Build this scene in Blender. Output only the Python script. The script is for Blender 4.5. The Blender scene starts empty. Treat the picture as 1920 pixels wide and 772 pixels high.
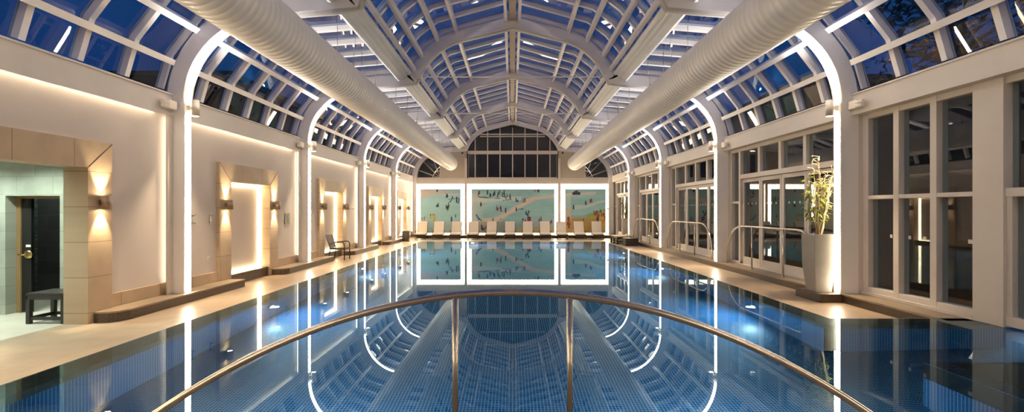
import bpy, math, random
from mathutils import Vector, Matrix
R = random.Random(7)
sc = bpy.context.scene
COL = sc.collection
pi = math.pi

# ------------------------------------------------------------------ materials
def new_mat(name):
    m = bpy.data.materials.new(name); m.use_nodes = True
    nt = m.node_tree; nt.nodes.clear()
    return m, nt, nt.nodes.new('ShaderNodeOutputMaterial')

def pbr(name, col, rough=.5, metal=0., noise=0., nscale=6., bump=0., bscale=40., spec=.5, stretch=None):
    m, nt, out = new_mat(name)
    b = nt.nodes.new('ShaderNodeBsdfPrincipled')
    b.inputs['Base Color'].default_value = (*col, 1)
    b.inputs['Roughness'].default_value = rough
    b.inputs['Metallic'].default_value = metal
    b.inputs['Specular IOR Level'].default_value = spec
    nt.links.new(b.outputs[0], out.inputs[0])
    if noise or bump:
        tc = nt.nodes.new('ShaderNodeTexCoord')
        src = tc.outputs['Object']
        if stretch:
            mp = nt.nodes.new('ShaderNodeMapping'); mp.inputs['Scale'].default_value = stretch
            nt.links.new(src, mp.inputs[0]); src = mp.outputs[0]
    if noise:
        n = nt.nodes.new('ShaderNodeTexNoise'); n.inputs['Scale'].default_value = nscale
        n.inputs['Detail'].default_value = 5
        nt.links.new(src, n.inputs['Vector'])
        r = nt.nodes.new('ShaderNodeValToRGB')
        r.color_ramp.elements[0].position = .3; r.color_ramp.elements[1].position = .7
        r.color_ramp.elements[0].color = (*[c * (1 - noise) for c in col], 1)
        r.color_ramp.elements[1].color = (*[min(1, c * (1 + noise)) for c in col], 1)
        nt.links.new(n.outputs['Fac'], r.inputs[0]); nt.links.new(r.outputs[0], b.inputs['Base Color'])
    if bump:
        n2 = nt.nodes.new('ShaderNodeTexNoise'); n2.inputs['Scale'].default_value = bscale
        nt.links.new(src, n2.inputs['Vector'])
        bp = nt.nodes.new('ShaderNodeBump'); bp.inputs['Strength'].default_value = bump
        bp.inputs['Distance'].default_value = .01
        nt.links.new(n2.outputs['Fac'], bp.inputs['Height']); nt.links.new(bp.outputs[0], b.inputs['Normal'])
    return m

def tile_mat(name, axes, size, c1, c2, grout, mortar, rough=.2, noise=0., offset=0.):
    """square or oblong tiles laid out along two world axes"""
    m, nt, out = new_mat(name)
    b = nt.nodes.new('ShaderNodeBsdfPrincipled'); b.inputs['Roughness'].default_value = rough
    g = nt.nodes.new('ShaderNodeNewGeometry'); s = nt.nodes.new('ShaderNodeSeparateXYZ'); c = nt.nodes.new('ShaderNodeCombineXYZ')
    nt.links.new(g.outputs['Position'], s.inputs[0])
    nt.links.new(s.outputs[axes[0]], c.inputs[0]); nt.links.new(s.outputs[axes[1]], c.inputs[1])
    k = nt.nodes.new('ShaderNodeTexBrick'); k.offset = offset; k.squash = 1
    k.inputs['Scale'].default_value = 1
    k.inputs['Brick Width'].default_value = size[0]; k.inputs['Row Height'].default_value = size[1]
    k.inputs['Mortar Size'].default_value = mortar; k.inputs['Mortar Smooth'].default_value = .1
    k.inputs['Color1'].default_value = (*c1, 1); k.inputs['Color2'].default_value = (*c2, 1); k.inputs['Mortar'].default_value = (*grout, 1)
    nt.links.new(c.outputs[0], k.inputs['Vector'])
    col = k.outputs['Color']
    if noise:
        n = nt.nodes.new('ShaderNodeTexNoise'); n.inputs['Scale'].default_value = 3; n.inputs['Detail'].default_value = 6
        mp = nt.nodes.new('ShaderNodeMapping'); mp.inputs['Scale'].default_value = (1, 1, 1)
        nt.links.new(c.outputs[0], mp.inputs[0]); nt.links.new(mp.outputs[0], n.inputs['Vector'])
        mr = nt.nodes.new('ShaderNodeMapRange'); mr.inputs['From Min'].default_value = .3; mr.inputs['From Max'].default_value = .7
        mr.inputs['To Min'].default_value = 1 - noise; mr.inputs['To Max'].default_value = 1 + noise
        nt.links.new(n.outputs['Fac'], mr.inputs[0])
        mx = nt.nodes.new('ShaderNodeVectorMath'); mx.operation = 'SCALE'
        nt.links.new(col, mx.inputs[0]); nt.links.new(mr.outputs[0], mx.inputs['Scale']); col = mx.outputs[0]
    nt.links.new(col, b.inputs['Base Color']); nt.links.new(b.outputs[0], out.inputs[0])
    return m

def emit(name, col, strength):
    m, nt, out = new_mat(name)
    e = nt.nodes.new('ShaderNodeEmission'); e.inputs[0].default_value = (*col, 1); e.inputs[1].default_value = strength
    nt.links.new(e.outputs[0], out.inputs[0]); return m

def glass_mat(name, tint=(.86, .92, .9), ior=1.5, boost=1.0):
    """clear pane: mirror by Fresnel on the face a ray enters, see-through otherwise"""
    m, nt, out = new_mat(name)
    t = nt.nodes.new('ShaderNodeBsdfTransparent'); t.inputs[0].default_value = (*tint, 1)
    g = nt.nodes.new('ShaderNodeBsdfGlossy'); g.inputs['Roughness'].default_value = 0.0
    g.inputs[0].default_value = (.95, .95, .95, 1)
    f = nt.nodes.new('ShaderNodeFresnel'); f.inputs['IOR'].default_value = ior
    geo = nt.nodes.new('ShaderNodeNewGeometry')
    inv = nt.nodes.new('ShaderNodeMath'); inv.operation = 'SUBTRACT'; inv.inputs[0].default_value = 1
    nt.links.new(geo.outputs['Backfacing'], inv.inputs[1])
    mu = nt.nodes.new('ShaderNodeMath'); mu.operation = 'MULTIPLY'
    nt.links.new(f.outputs[0], mu.inputs[0]); nt.links.new(inv.outputs[0], mu.inputs[1])
    mu2 = nt.nodes.new('ShaderNodeMath'); mu2.operation = 'MULTIPLY'; mu2.use_clamp = True
    mu2.inputs[1].default_value = boost; nt.links.new(mu.outputs[0], mu2.inputs[0])
    mx = nt.nodes.new('ShaderNodeMixShader')
    nt.links.new(mu2.outputs[0], mx.inputs[0]); nt.links.new(t.outputs[0], mx.inputs[1]); nt.links.new(g.outputs[0], mx.inputs[2])
    nt.links.new(mx.outputs[0], out.inputs[0]); return m

def water_mat():
    m, nt, out = new_mat('still_pool_water')
    b = nt.nodes.new('ShaderNodeBsdfGlass'); b.inputs['IOR'].default_value = 1.333
    b.inputs['Roughness'].default_value = 0; b.inputs[0].default_value = (.72, .91, 1, 1)
    nt.links.new(b.outputs[0], out.inputs[0]); return m

def paint_mat():
    m, nt, out = new_mat('mural_paint')
    b = nt.nodes.new('ShaderNodeBsdfPrincipled'); b.inputs['Roughness'].default_value = .6
    a = nt.nodes.new('ShaderNodeAttribute'); a.attribute_name = 'Paint'
    nt.links.new(a.outputs['Color'], b.inputs['Base Color']); nt.links.new(b.outputs[0], out.inputs[0]); return m

WARM = (1.0, .82, .58)
M = dict(
    white=pbr('white_paint', (.66, .615, .575), .45, noise=.03, nscale=2),
    steelwhite=pbr('white_steel_paint', (.87, .86, .875), .4, noise=.03, nscale=1.5),
    plaster=pbr('white_plaster', (.60, .545, .515), .6, noise=.025, nscale=1.2, bump=.05, bscale=60),
    endplaster=pbr('beige_plaster', (.52, .46, .39), .7, noise=.04, nscale=1.5),
    duct=pbr('white_duct_metal', (.70, .69, .69), .38, noise=.03, nscale=3),
    blind=pbr('grey_blind_box', (.86, .885, .91), .45, noise=.03, nscale=3),
    stone=tile_mat('limestone_cladding', (1, 2), (.9, .55), (.45, .345, .235), (.485, .37, .255), (.25, .19, .125), .006, .5, .10),
    stoneX=tile_mat('limestone_reveal', (0, 2), (.9, .55), (.45, .345, .235), (.485, .37, .255), (.25, .19, .125), .006, .5, .10),
    green=tile_mat('green_grey_slate', (0, 2), (.62, .31), (.30, .32, .27), (.36, .38, .32), (.22, .24, .20), .004, .4, .16, .5),
    deck=tile_mat('limestone_deck', (1, 0), (1.2, .6), (.40, .305, .215), (.435, .33, .23), (.33, .25, .175), .004, .34, .12, .5),
    paleslab=tile_mat('pale_floor_stone', (1, 0), (.9, .6), (.60, .56, .47), (.63, .59, .50), (.5, .46, .38), .004, .3, .08, .5),
    plinth=pbr('dark_granite', (.085, .062, .045), .28, noise=.3, nscale=30),
    plinthtop=pbr('honed_plinth_stone', (.30, .235, .165), .38, noise=.15, nscale=9),
    coping=pbr('brown_coping_stone', (.12, .085, .055), .4, noise=.2, nscale=12),
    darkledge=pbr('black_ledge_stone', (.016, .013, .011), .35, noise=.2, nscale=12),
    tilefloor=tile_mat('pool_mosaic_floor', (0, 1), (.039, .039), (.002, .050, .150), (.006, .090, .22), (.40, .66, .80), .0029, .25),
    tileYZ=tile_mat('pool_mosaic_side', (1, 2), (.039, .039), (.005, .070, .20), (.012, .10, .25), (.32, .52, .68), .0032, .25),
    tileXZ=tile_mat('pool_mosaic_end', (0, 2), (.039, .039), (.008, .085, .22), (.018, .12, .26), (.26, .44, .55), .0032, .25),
    water=water_mat(),
    glass=glass_mat('window_glass', (.80, .86, .84), 1.55, 1.5),
    roofglass=glass_mat('roof_glass', (.78, .86, .92), 1.55, 1.35),
    led=emit('warm_led_strip', WARM, 14.0),
    coveside=emit('warm_side_cove_led', WARM, 3.0),
    cove=emit('warm_cove_led', WARM, 5.5),
    muralled=emit('warm_mural_led', (1, .80, .54), 8.0),
    niche=emit('golden_niche_led', (1, .74, .42), 9.5),
    bulb=emit('warm_lamp_lens', (1, .75, .45), 30.0),
    sub=emit('cool_underwater_lamp', (.72, .84, 1.0), 130.0),
    cool=emit('cool_downlight_lens', (.88, 1.0, .92), 26.0),
    steel=pbr('brushed_stainless_steel', (.58, .54, .48), .17, 1.0, noise=.04, nscale=60, stretch=(1, 1, .1)),
    bronze=pbr('bronze_lamp_metal', (.34, .26, .20), .38, .8),
    lampwhite=pbr('white_lamp_metal', (.75, .70, .62), .4),
    wicker=tile_mat('dark_wicker', (0, 2), (.03, .016), (.030, .021, .015), (.048, .034, .024), (.008, .006, .005), .003, .45, 0, .5),
    wood=pbr('dark_stained_wood', (.030, .026, .023), .4, noise=.3, nscale=14, stretch=(1, 8, 8)),
    cushion=pbr('cream_towelling', (.78, .70, .60), .9, bump=.3, bscale=220),
    pot=pbr('stone_grey_planter', (.27, .25, .225), .5, noise=.05, nscale=8),
    soil=pbr('dark_soil', (.03, .022, .015), .9, noise=.4, nscale=40),
    stem=pbr('brown_twig', (.20, .14, .08), .7, noise=.2, nscale=20),
    twig=pbr('pale_curly_willow', (.62, .47, .28), .6),
    leaf=pbr('yellow_green_leaf', (.20, .235, .028), .5, noise=.45, nscale=7),
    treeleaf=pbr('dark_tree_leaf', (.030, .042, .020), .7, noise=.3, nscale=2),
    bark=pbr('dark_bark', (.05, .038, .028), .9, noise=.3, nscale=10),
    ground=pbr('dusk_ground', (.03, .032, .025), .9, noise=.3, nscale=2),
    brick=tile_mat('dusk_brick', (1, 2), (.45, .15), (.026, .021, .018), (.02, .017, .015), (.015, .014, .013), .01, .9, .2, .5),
    black=pbr('black_plastic', (.012, .012, .012), .4),
    paint=paint_mat(),
    brass=pbr('brass', (.72, .50, .22), .25, 1.0),
    doordark=pbr('black_door_panel', (.014, .013, .013), .18),
    darktile=tile_mat('black_wall_tile', (0, 2), (.6, .3), (.030, .030, .030), (.036, .036, .036), (.05, .05, .05), .004, .25, .1, .5),
    mosaic=tile_mat('green_black_mosaic', (0, 2), (.03, .03), (.03, .05, .04), (.08, .11, .09), (.012, .014, .012), .004, .2),
    oak=pbr('oak_door_frame', (.30, .19, .085), .45, noise=.15, nscale=10, stretch=(8, 8, 1)),
    paper=pbr('white_label_paper', (.75, .72, .66), .6),
    signplate=pbr('sage_sign_plate', (.42, .44, .33), .3),
    signink=pbr('dark_green_sign_ink', (.10, .13, .08), .5),
    pane_square=pbr('frosted_white_square', (.75, .72, .66), .7),
    pvc=pbr('white_plastic_fitting', (.78, .74, .68), .35),
    towel=pbr('white_rolled_towel', (.80, .74, .66), .95, bump=.3, bscale=200),
)

# ------------------------------------------------------------------ mesh builder
class MB:
    def __init__(s): s.v = []; s.f = []; s.m = []; s.sm = []
    def add(s, vs, fs, mi=0, smooth=False):
        o = len(s.v); s.v += [tuple(p) for p in vs]
        for f in fs: s.f.append([i + o for i in f]); s.m.append(mi); s.sm.append(smooth)
        return s
    def box(s, x0, x1, y0, y1, z0, z1, mi=0):
        x0, x1 = min(x0, x1), max(x0, x1); y0, y1 = min(y0, y1), max(y0, y1); z0, z1 = min(z0, z1), max(z0, z1)
        v = [(x0, y0, z0), (x1, y0, z0), (x1, y1, z0), (x0, y1, z0), (x0, y0, z1), (x1, y0, z1), (x1, y1, z1), (x0, y1, z1)]
        return s.add(v, [(0, 3, 2, 1), (4, 5, 6, 7), (0, 1, 5, 4), (1, 2, 6, 5), (2, 3, 7, 6), (3, 0, 4, 7)], mi)
    def prism(s, poly, axis, a, b, mi=0, smooth=False):
        """poly in the two other axes (x,y,z order), extruded along axis from a to b"""
        n = len(poly)
        def P(p, t):
            return {'x': (t, p[0], p[1]), 'y': (p[0], t, p[1]), 'z': (p[0], p[1], t)}[axis]
        area = sum(poly[i][0] * poly[(i + 1) % n][1] - poly[(i + 1) % n][0] * poly[i][1] for i in range(n))
        q = list(poly) if area > 0 else list(poly)[::-1]
        v = [P(p, a) for p in q] + [P(p, b) for p in q]
        lo, hi = list(range(n)), list(range(n, 2 * n))
        flip = (axis == 'y') ^ (b < a)
        fs = [lo[::-1], hi] + [(i, (i + 1) % n, n + (i + 1) % n, n + i) for i in range(n)]
        if flip: fs = [list(f)[::-1] for f in fs]
        o = len(s.f); s.add(v, fs, mi)
        if smooth:
            for k in range(o + 2, len(s.f)): s.sm[k] = True
        return s
    def ring(s, inner, outer, axis, a, b, mi=0, smooth=False):
        """closed solid strip between two polylines (x,z), extruded along y"""
        n = len(inner)
        v = [(p[0], a, p[1]) for p in inner] + [(p[0], a, p[1]) for p in outer] + [(p[0], b, p[1]) for p in inner] + [(p[0], b, p[1]) for p in outer]
        I, O, I2, O2 = 0, n, 2 * n, 3 * n
        fs = []; sm = []
        for i in range(n - 1):
            fs += [(I + i, O + i, O + i + 1, I + i + 1)[::-1], (I2 + i, I2 + i + 1, O2 + i + 1, O2 + i)[::-1],
                   (I + i, I + i + 1, I2 + i + 1, I2 + i)[::-1], (O + i, O2 + i, O2 + i + 1, O + i + 1)[::-1]]
            sm += [False, False, smooth, smooth]
        fs += [(I, I2, O2, O)[::-1], (I + n - 1, O + n - 1, O2 + n - 1, I2 + n - 1)[::-1]]; sm += [False, False]
        o = len(s.f); s.add(v, fs, mi)
        for k, x in enumerate(sm): s.sm[o + k] = x
        return s
    def tube(s, pts, r, n=10, mi=0, closed=False, radii=None):
        pts = [Vector(p) for p in pts]; m = len(pts); vs = []; fs = []
        up = None
        for i, p in enumerate(pts):
            if closed: t = pts[(i + 1) % m] - pts[i - 1]
            else: t = pts[min(i + 1, m - 1)] - pts[max(i - 1, 0)]
            t.normalize()
            if up is None:
                up = Vector((0, 0, 1)) if abs(t.z) < .9 else Vector((1, 0, 0))
            u = (up - t * up.dot(t)); u.normalize(); w = t.cross(u); up = u
            rr = radii[i] if radii else r
            for k in range(n):
                a = 2 * pi * k / n; vs.append(p + u * (rr * math.cos(a)) + w * (rr * math.sin(a)))
        rng = m if closed else m - 1
        for i in range(rng):
            j = (i + 1) % m
            for k in range(n):
                l = (k + 1) % n; fs.append((i * n + k, i * n + l, j * n + l, j * n + k))
        o = len(s.f); s.add(vs, fs, mi, True)
        if not closed:
            b0 = len(s.v) - m * n
            s.f += [[b0 + k for k in range(n)][::-1], [b0 + (m - 1) * n + k for k in range(n)]]; s.m += [mi, mi]; s.sm += [False, False]
        return s
    def lathe(s, prof, cx, cy, n=24, mi=0, axis='z', smooth=True):
        """prof: (radius, height) list, revolved round an axis through (cx,cy); capped ends"""
        m = len(prof); vs = []; fs = []
        for r, h in prof:
            for k in range(n):
                a = 2 * pi * k / n; c, d = r * math.cos(a), r * math.sin(a)
                vs.append((cx + c, cy + d, h) if axis == 'z' else (cx + c, h, cy + d) if axis == 'y' else (h, cx + c, cy + d))
        for i in range(m - 1):
            for k in range(n):
                l = (k + 1) % n; q = (i * n + k, i * n + l, (i + 1) * n + l, (i + 1) * n + k)
                fs.append(q[::-1] if axis == 'y' else q)
        s.add(vs, fs, mi, smooth)
        b0 = len(s.v) - m * n
        c0, c1 = [b0 + k for k in range(n)][::-1], [b0 + (m - 1) * n + k for k in range(n)]
        if axis == 'y': c0, c1 = c0[::-1], c1[::-1]
        s.f += [c0, c1]; s.m += [mi, mi]; s.sm += [False, False]
        return s
    def build(s, name, mats, parent=None, bevel=0, world=True):
        me = bpy.data.meshes.new(name)
        off = Vector((0, 0, 0))
        if parent is not None and world:
            q = parent
            while q is not None: off += q.location; q = q.parent
        me.from_pydata([(p[0] - off.x, p[1] - off.y, p[2] - off.z) for p in s.v], [], s.f)
        for mt in (mats if isinstance(mats, (list, tuple)) else [mats]): me.materials.append(mt)
        me.polygons.foreach_set('material_index', s.m); me.polygons.foreach_set('use_smooth', s.sm)
        me.update()
        o = bpy.data.objects.new(name, me); COL.objects.link(o)
        if parent is not None: o.parent = parent
        if bevel:
            b = o.modifiers.new('edge', 'BEVEL'); b.width = bevel; b.segments = 2; b.limit_method = 'ANGLE'; b.angle_limit = .6
        return o

def tag(o, label, cat=None, group=None, kind=None):
    o['label'] = label
    if cat: o['category'] = cat
    if group: o['group'] = group
    if kind: o['kind'] = kind
    return o
def empty(name, loc=(0, 0, 0), rz=0):
    o = bpy.data.objects.new(name, None); COL.objects.link(o); o.location = loc; o.rotation_euler.z = rz
    o.empty_display_size = .1; return o
def copy_tree(o, parent=None):
    c = o.copy(); COL.objects.link(c)
    if parent is not None: c.parent = parent
    for ch in list(o.children): copy_tree(ch, c)
    return c
def struct(o, label): return tag(o, label, 'building', kind='structure')

ORD = ['first', 'second', 'third', 'fourth', 'fifth', 'sixth', 'seventh', 'eighth', 'ninth', 'tenth', 'eleventh', 'twelfth']

# ------------------------------------------------------------------ layout constants
Y0, PITCH = 9.2, 5.57
FY = {k: Y0 + PITCH * k for k in range(-3, 5)}          # near face of each roof frame; 4 is at the end wall
FT = .22
DZ = -.17                                                # deck level; the still water stands at 0
YEND, YBACK = 31.62, FY[-3]

def bez(p0, p1, p2, p3, n):
    out = []
    for i in range(n + 1):
        t = i / n; a, b, c, d = (1 - t) ** 3, 3 * t * (1 - t) ** 2, 3 * t * t * (1 - t), t ** 3
        out.append((a * p0[0] + b * p1[0] + c * p2[0] + d * p3[0], a * p0[1] + b * p1[1] + c * p2[1] + d * p3[1]))
    return out
EAVE = [(-4.55 + 1.75 * math.cos(a), 3.65 + 1.70 * math.sin(a)) for a in [pi - pi / 2 * i / 16 for i in range(17)]]
ARCH = bez((-2.97, 5.48), (-2.86, 5.86), (-2.35, 6.625), (-1.65, 6.80), 12)
HALF = [(-6.3, 0.0)] + EAVE + ARCH
PROF = HALF + [(0, 7.21)] + [(-x, z) for x, z in HALF[::-1]]
def offs(pts, d):
    out = []; n = len(pts)
    for i in range(n):
        p = Vector(pts[i]); ns = []
        if i > 0: t = (p - Vector(pts[i - 1])).normalized(); ns.append(Vector((-t.y, t.x)))
        if i < n - 1: t = (Vector(pts[i + 1]) - p).normalized(); ns.append(Vector((-t.y, t.x)))
        nn = sum(ns, Vector((0, 0))).normalized(); k = d / max(.35, nn.dot(ns[0]))
        q = p + nn * k; out.append((q.x, q.y))
    return out
def epoint(deg): a = math.radians(180 - deg); return (-4.55 + 1.75 * math.cos(a), 3.65 + 1.70 * math.sin(a))
RHALF = [(-6.30, 3.80), epoint(25), epoint(49), epoint(90), ARCH[0], ARCH[4], ARCH[7], ARCH[10]]      # flat panes between purlins
ROOF = RHALF + [(0, 7.21)] + [(-x, z) for x, z in RHALF[::-1]]

# ------------------------------------------------------------------ roof arches with their glowing strips
NAMES_ARCH = {-3: 'white roof arch against the wall behind the camera', -2: 'white roof arch behind the handrail deck',
              -1: 'white roof arch overhead of the curved foreground handrail',
              0: 'white roof arch and pilasters nearest the camera, beside the near bench passage',
              1: 'white roof arch second in view, before the wicker armchair bay',
              2: 'white roof arch third in view, just past the wicker armchair',
              3: 'white roof arch fourth in view, last with glowing strips',
              4: 'white roof arch flat against the far mural wall'}
for k, y in FY.items():
    e = empty(f'trim_{k + 4}', (0, y, 0)); struct(e, NAMES_ARCH[k])
    ft = FT if k < 4 else YEND - y
    b = MB(); b.ring(PROF, offs(PROF, .33), 'y', y, y + ft, smooth=True)
    b.ring(PROF[1:-1], offs(PROF, .045)[1:-1], 'y', y - .03, y + ft + (.03 if k < 4 else 0), smooth=True)
    b.build('arch_frame', M['steelwhite'], e)
    if k == 4: continue
    for sx in (-1, 1):
        lo = [(-6.3, .02), (-6.3, 3.42)]
        up = [(-6.3, 3.72)] + EAVE[1:14]
        s = MB()
        for pl in (lo, up):
            a, c = offs(pl, -.012), offs(pl, -.001)
            if sx > 0: a, c = [(-x, z) for x, z in c], [(-x, z) for x, z in a]
            s.ring(a, c, 'y', y + .03, y + ft - .035, smooth=False)
        tag(s.build('light_strip', M['led'], e), 'glowing warm white light strip')

# ------------------------------------------------------------------ glazed roof, one bay at a time
BAYN = {-3: 'behind the camera', -2: 'over the camera', -1: 'over the foreground handrail', 0: 'over the second visible bay',
        1: 'over the armchair bay', 2: 'over the third pair of doors', 3: 'over the loungers and far deck'}
VP = [(-2.80, 6.28), (-2.30, 6.76), (-1.72, 7.03), (-.21, 7.36)]
for k in range(-3, 4):
    ya, yb = FY[k] + FT, FY[k + 1]
    e = empty(f'ceiling_{k + 4}', (0, ya, 0)); struct(e, 'glass roof bay with white bars ' + BAYN[k])
    MB().ring(offs(ROOF, .505), offs(ROOF, .515), 'y', ya - .22, yb + .02).build('roof_glass', M['roofglass'], e)
    gb = MB(); n = 6
    for i in range(n + 1):
        yc = ya + (yb - ya) * i / n; w = .05
        a, c = max(ya, yc - w), min(yb, yc + w)
        gb.ring(offs(ROOF, .39), offs(ROOF, .50), 'y', a, c)
        gb.ring(offs(ROOF, .515), offs(ROOF, .54), 'y', a, c)
    gb.build('glazing_bars', M['steelwhite'], e)
    for sx in (-1, 1):
        for (px, pz, ang) in ((-6.37, 4.37, 22), (-5.93, 4.97, 43)):          # purlins on the curved eave
            a = math.radians(180 - ang); d, u = Vector((math.cos(a), math.sin(a))), Vector((-math.sin(a), math.cos(a)))
            c = Vector((px, pz)) + d * .05
            q = [c + d * i * .10 * .5 * 2 * s1 * .5 + u * s2 * .055 for i, s1, s2 in ((1, -1, -1), (1, -1, 1), (1, 3, 1), (1, 3, -1))]
            MB().prism([(-sx * p.x, p.y) for p in q], 'y', ya + .16, yb - .14).build('purlin', M['steelwhite'], e)
        for (px, pz) in VP:
            MB().box(sx * px - .045, sx * px + .045, ya, yb, pz, pz + .17).build('purlin', M['steelwhite'], e)
        g = MB()                                                               # gutter beam with blind channel
        X = lambda x: sx * x
        g.prism([(X(-3.46), 5.58), (X(-3.10), 5.80), (X(-3.13), 5.86), (X(-3.46), 5.66)], 'y', ya + .02, yb - .02)
        g.prism([(X(-3.52), 5.56), (X(-3.46), 5.55), (X(-3.46), 5.90), (X(-3.52), 5.90)], 'y', ya + .02, yb - .05)
        for t in (.20, .48, .76):
            gx, gz = -3.46 + .36 * t, 5.58 + .22 * t
            g.prism([(X(gx + .018), gz - .030), (X(gx + .058), gz - .005), (X(gx + .040), gz + .026), (X(gx), gz + .002)], 'y', ya + .04, yb - .04)
        g.build('blind_channel', M['blind'], e)
        MB().box(X(-3.06), X(-2.97), ya, yb, 5.86, 5.98).build('gutter_beam', M['steelwhite'], e)
    MB().box(-.10, .10, ya, yb, 7.42, 7.62).build('ridge_beam', M['endplaster'], e)

# tie rods
TIE = {0: 'nearest', 1: 'second', 2: 'third', 3: 'farthest'}
for k in range(1, 4):
    t = MB(); y = FY[k] - .05
    t.tube([(-2.86, y, 5.68), (2.86, y, 5.68)], .022, 8)
    for sx in (-1, 1): t.box(sx * 2.96, sx * 2.80, y - .05, y + .05, 5.62, 5.74)
    o = t.build('tie_rod', M['steelwhite'])
    tag(o, f'thin white tie rod across the {["", "upper", "middle", "lowest seen"][k]} roof arch', 'tie rod', 'tie rods across the roof arches')

# ------------------------------------------------------------------ ventilation ducts
for sx, side in ((-1, 'left'), (1, 'right')):
    e = empty('ventilation_duct', (sx * 3.97, 10, 4.59))
    tag(e, f'long white ribbed air duct along the {side} side, over the {"portal wall" if sx < 0 else "glass doors"}', 'air duct', 'round air ducts under the roof')
    prof = [(.02, -6.0), (.45, -6.0)]; y = -6.0
    while y < 30.6:
        prof += [(.446, y + .03), (.446, y + .105), (.456, y + .12), (.456, y + .135)]; y += .15
    prof += [(.45, y), (.44, y + .03), (.40, y + .06), (.02, y + .07)]
    MB().lathe(prof, sx * 3.97, 4.59, 44, axis='y').build('duct_pipe', M['duct'], e)
    for k in range(-1, 4):
        for yy in (FY[k] + 1.9, FY[k] + 3.7):
            h = MB(); h.tube([(sx * 3.70, yy, 4.94), (sx * 3.60, yy, 5.86)], .006, 6)
            h.tube([(sx * 4.05, yy, 5.02), (sx * 4.05, yy, 5.86)], .006, 6)
            h.box(sx * 3.70 - .03, sx * 3.70 + .03, yy - .025, yy + .025, 4.90, 4.97)
            h.build('hanger', M['black' if False else 'steel'], e)

# ------------------------------------------------------------------ left wall
NC = {k: (FY[k] + FT + FY[k + 1]) / 2 for k in range(-3, 4)}
NC = {k: FY[k] + PITCH * .522 for k in NC}
HW, NH = .89, 2.26
wl = empty('wall_left', (-6.65, 10, 0)); struct(wl, 'white plaster wall with stone portals, along the left deck')
b = MB()
edges = [YBACK]
for k in range(-3, 4): edges += [NC[k] - HW - .03, NC[k] + HW + .03]
edges += [YEND]
for i in range(0, len(edges), 2): b.box(-6.65, -6.95, edges[i], edges[i + 1], DZ, 3.47)
for k in range(-3, 4): b.box(-6.65, -6.95, NC[k] - HW - .03, NC[k] + HW + .03, NH + .03, 3.47)
b.build('plaster', M['plaster'], wl)
b = MB()
for k in range(-3, 4):
    ya, yb = FY[k] + FT, FY[k + 1]
    b.box(-6.52, -6.95, ya, yb, 3.47, 3.80); b.box(-6.49, -6.53, ya, yb, 3.39, 3.47); b.box(-6.49, -6.90, ya, yb, 3.79, 3.82)
    b.box(-6.50, -6.53, FY[k + 1] - .15, FY[k + 1], .002, 3.39)
b.build('cornice', M['white'], wl)
b = MB(); b2 = MB()
for k in range(-3, 4):
    yy = FY[k + 1] - .012
    b2.box(-6.62, -6.57, yy - .006, yy + .006, .22, 3.38)
    b.box(-6.62, -6.58, FY[k] + FT + .3, FY[k + 1] - .3, 3.455, 3.462)
tag(b.build('cove_light', M['cove'], wl), 'thin warm cove light line'); tag(b2.build('side_cove_light', M['coveside'], wl), 'upright cove light beside the pilasters')
b = MB()
for k in range(-3, 4):
    for (a, c) in ((FY[k] + FT, NC[k] - HW - .44), (NC[k] + HW + .44, FY[k + 1])):
        b.box(-6.60, -6.65, a, c, 0, .22)
b.build('skirting', M['stone'], wl)

PORT = {-3: 'behind the camera', -2: 'beside the camera', -1: 'opening to the slate passage, behind the dark bench',
        0: 'with the closest glowing niche', 1: 'glowing behind the wicker armchair', 2: 'third of the glowing niches, past the armchair',
        3: 'farthest glowing niche, beside the far mural'}
for k in range(-3, 4):
    c = NC[k]; e = empty(f'door_{k + 4}', (-6.6, c, DZ)); struct(e, 'limestone portal surround ' + PORT[k])
    b = MB(); zb = DZ
    for s in (-1, 1):
        b.box(-6.57, -6.95, c + s * HW, c + s * (HW + .45), zb, NH)
    b.prism([(c - HW - .45, NH), (c + HW + .45, NH), (c + HW + .45, NH + .42), (c - HW - .45, NH + .42)], 'x', -6.57, -6.95)
    b.build('stone_surround', M['stone'], e)
    b = MB()                                                                    # fine mitre joints on the lintel corners
    for s in (-1, 1):
        b.add([(-6.568, c + s * HW, NH), (-6.568, c + s * (HW + .45), NH + .42), (-6.568, c + s * (HW + .45), NH + .408), (-6.568, c + s * (HW + .012), NH),
               (-6.574, c + s * HW, NH), (-6.574, c + s * (HW + .45), NH + .42), (-6.574, c + s * (HW + .45), NH + .408), (-6.574, c + s * (HW + .012), NH)],
              [(0, 1, 2, 3), (3, 2, 1, 0), (7, 6, 5, 4), (0, 4, 5, 1), (1, 5, 6, 2), (2, 6, 7, 3)])
    b.build('mitre_joint', M['coping'], e)
    if k == -1: continue
    MB().box(-6.86, -6.93, c - HW + .10, c + HW - .10, .14, NH - .10).build('niche_panel', M['plaster'], e)
    MB().box(-6.945, -6.95, c - HW, c + HW, DZ, NH).build('niche_back', M['plaster'], e)
    g = MB()
    g.box(-6.80, -6.93, c + HW - .012, c + HW - .002, .10, NH - .01); g.box(-6.80, -6.93, c - HW + .002, c - HW + .012, .10, NH - .01)
    g.box(-6.80, -6.93, c - HW + .02, c + HW - .02, NH - .012, NH - .002); g.box(-6.80, -6.93, c - HW + .02, c + HW - .02, .075, .085)
    tag(g.build('light_strip', M['niche'], e), 'golden glowing light strip')
    MB().box(-6.62, -6.945, c - HW + .005, c + HW - .005, DZ, .07).build('plinth', M['plinth'], e)

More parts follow.
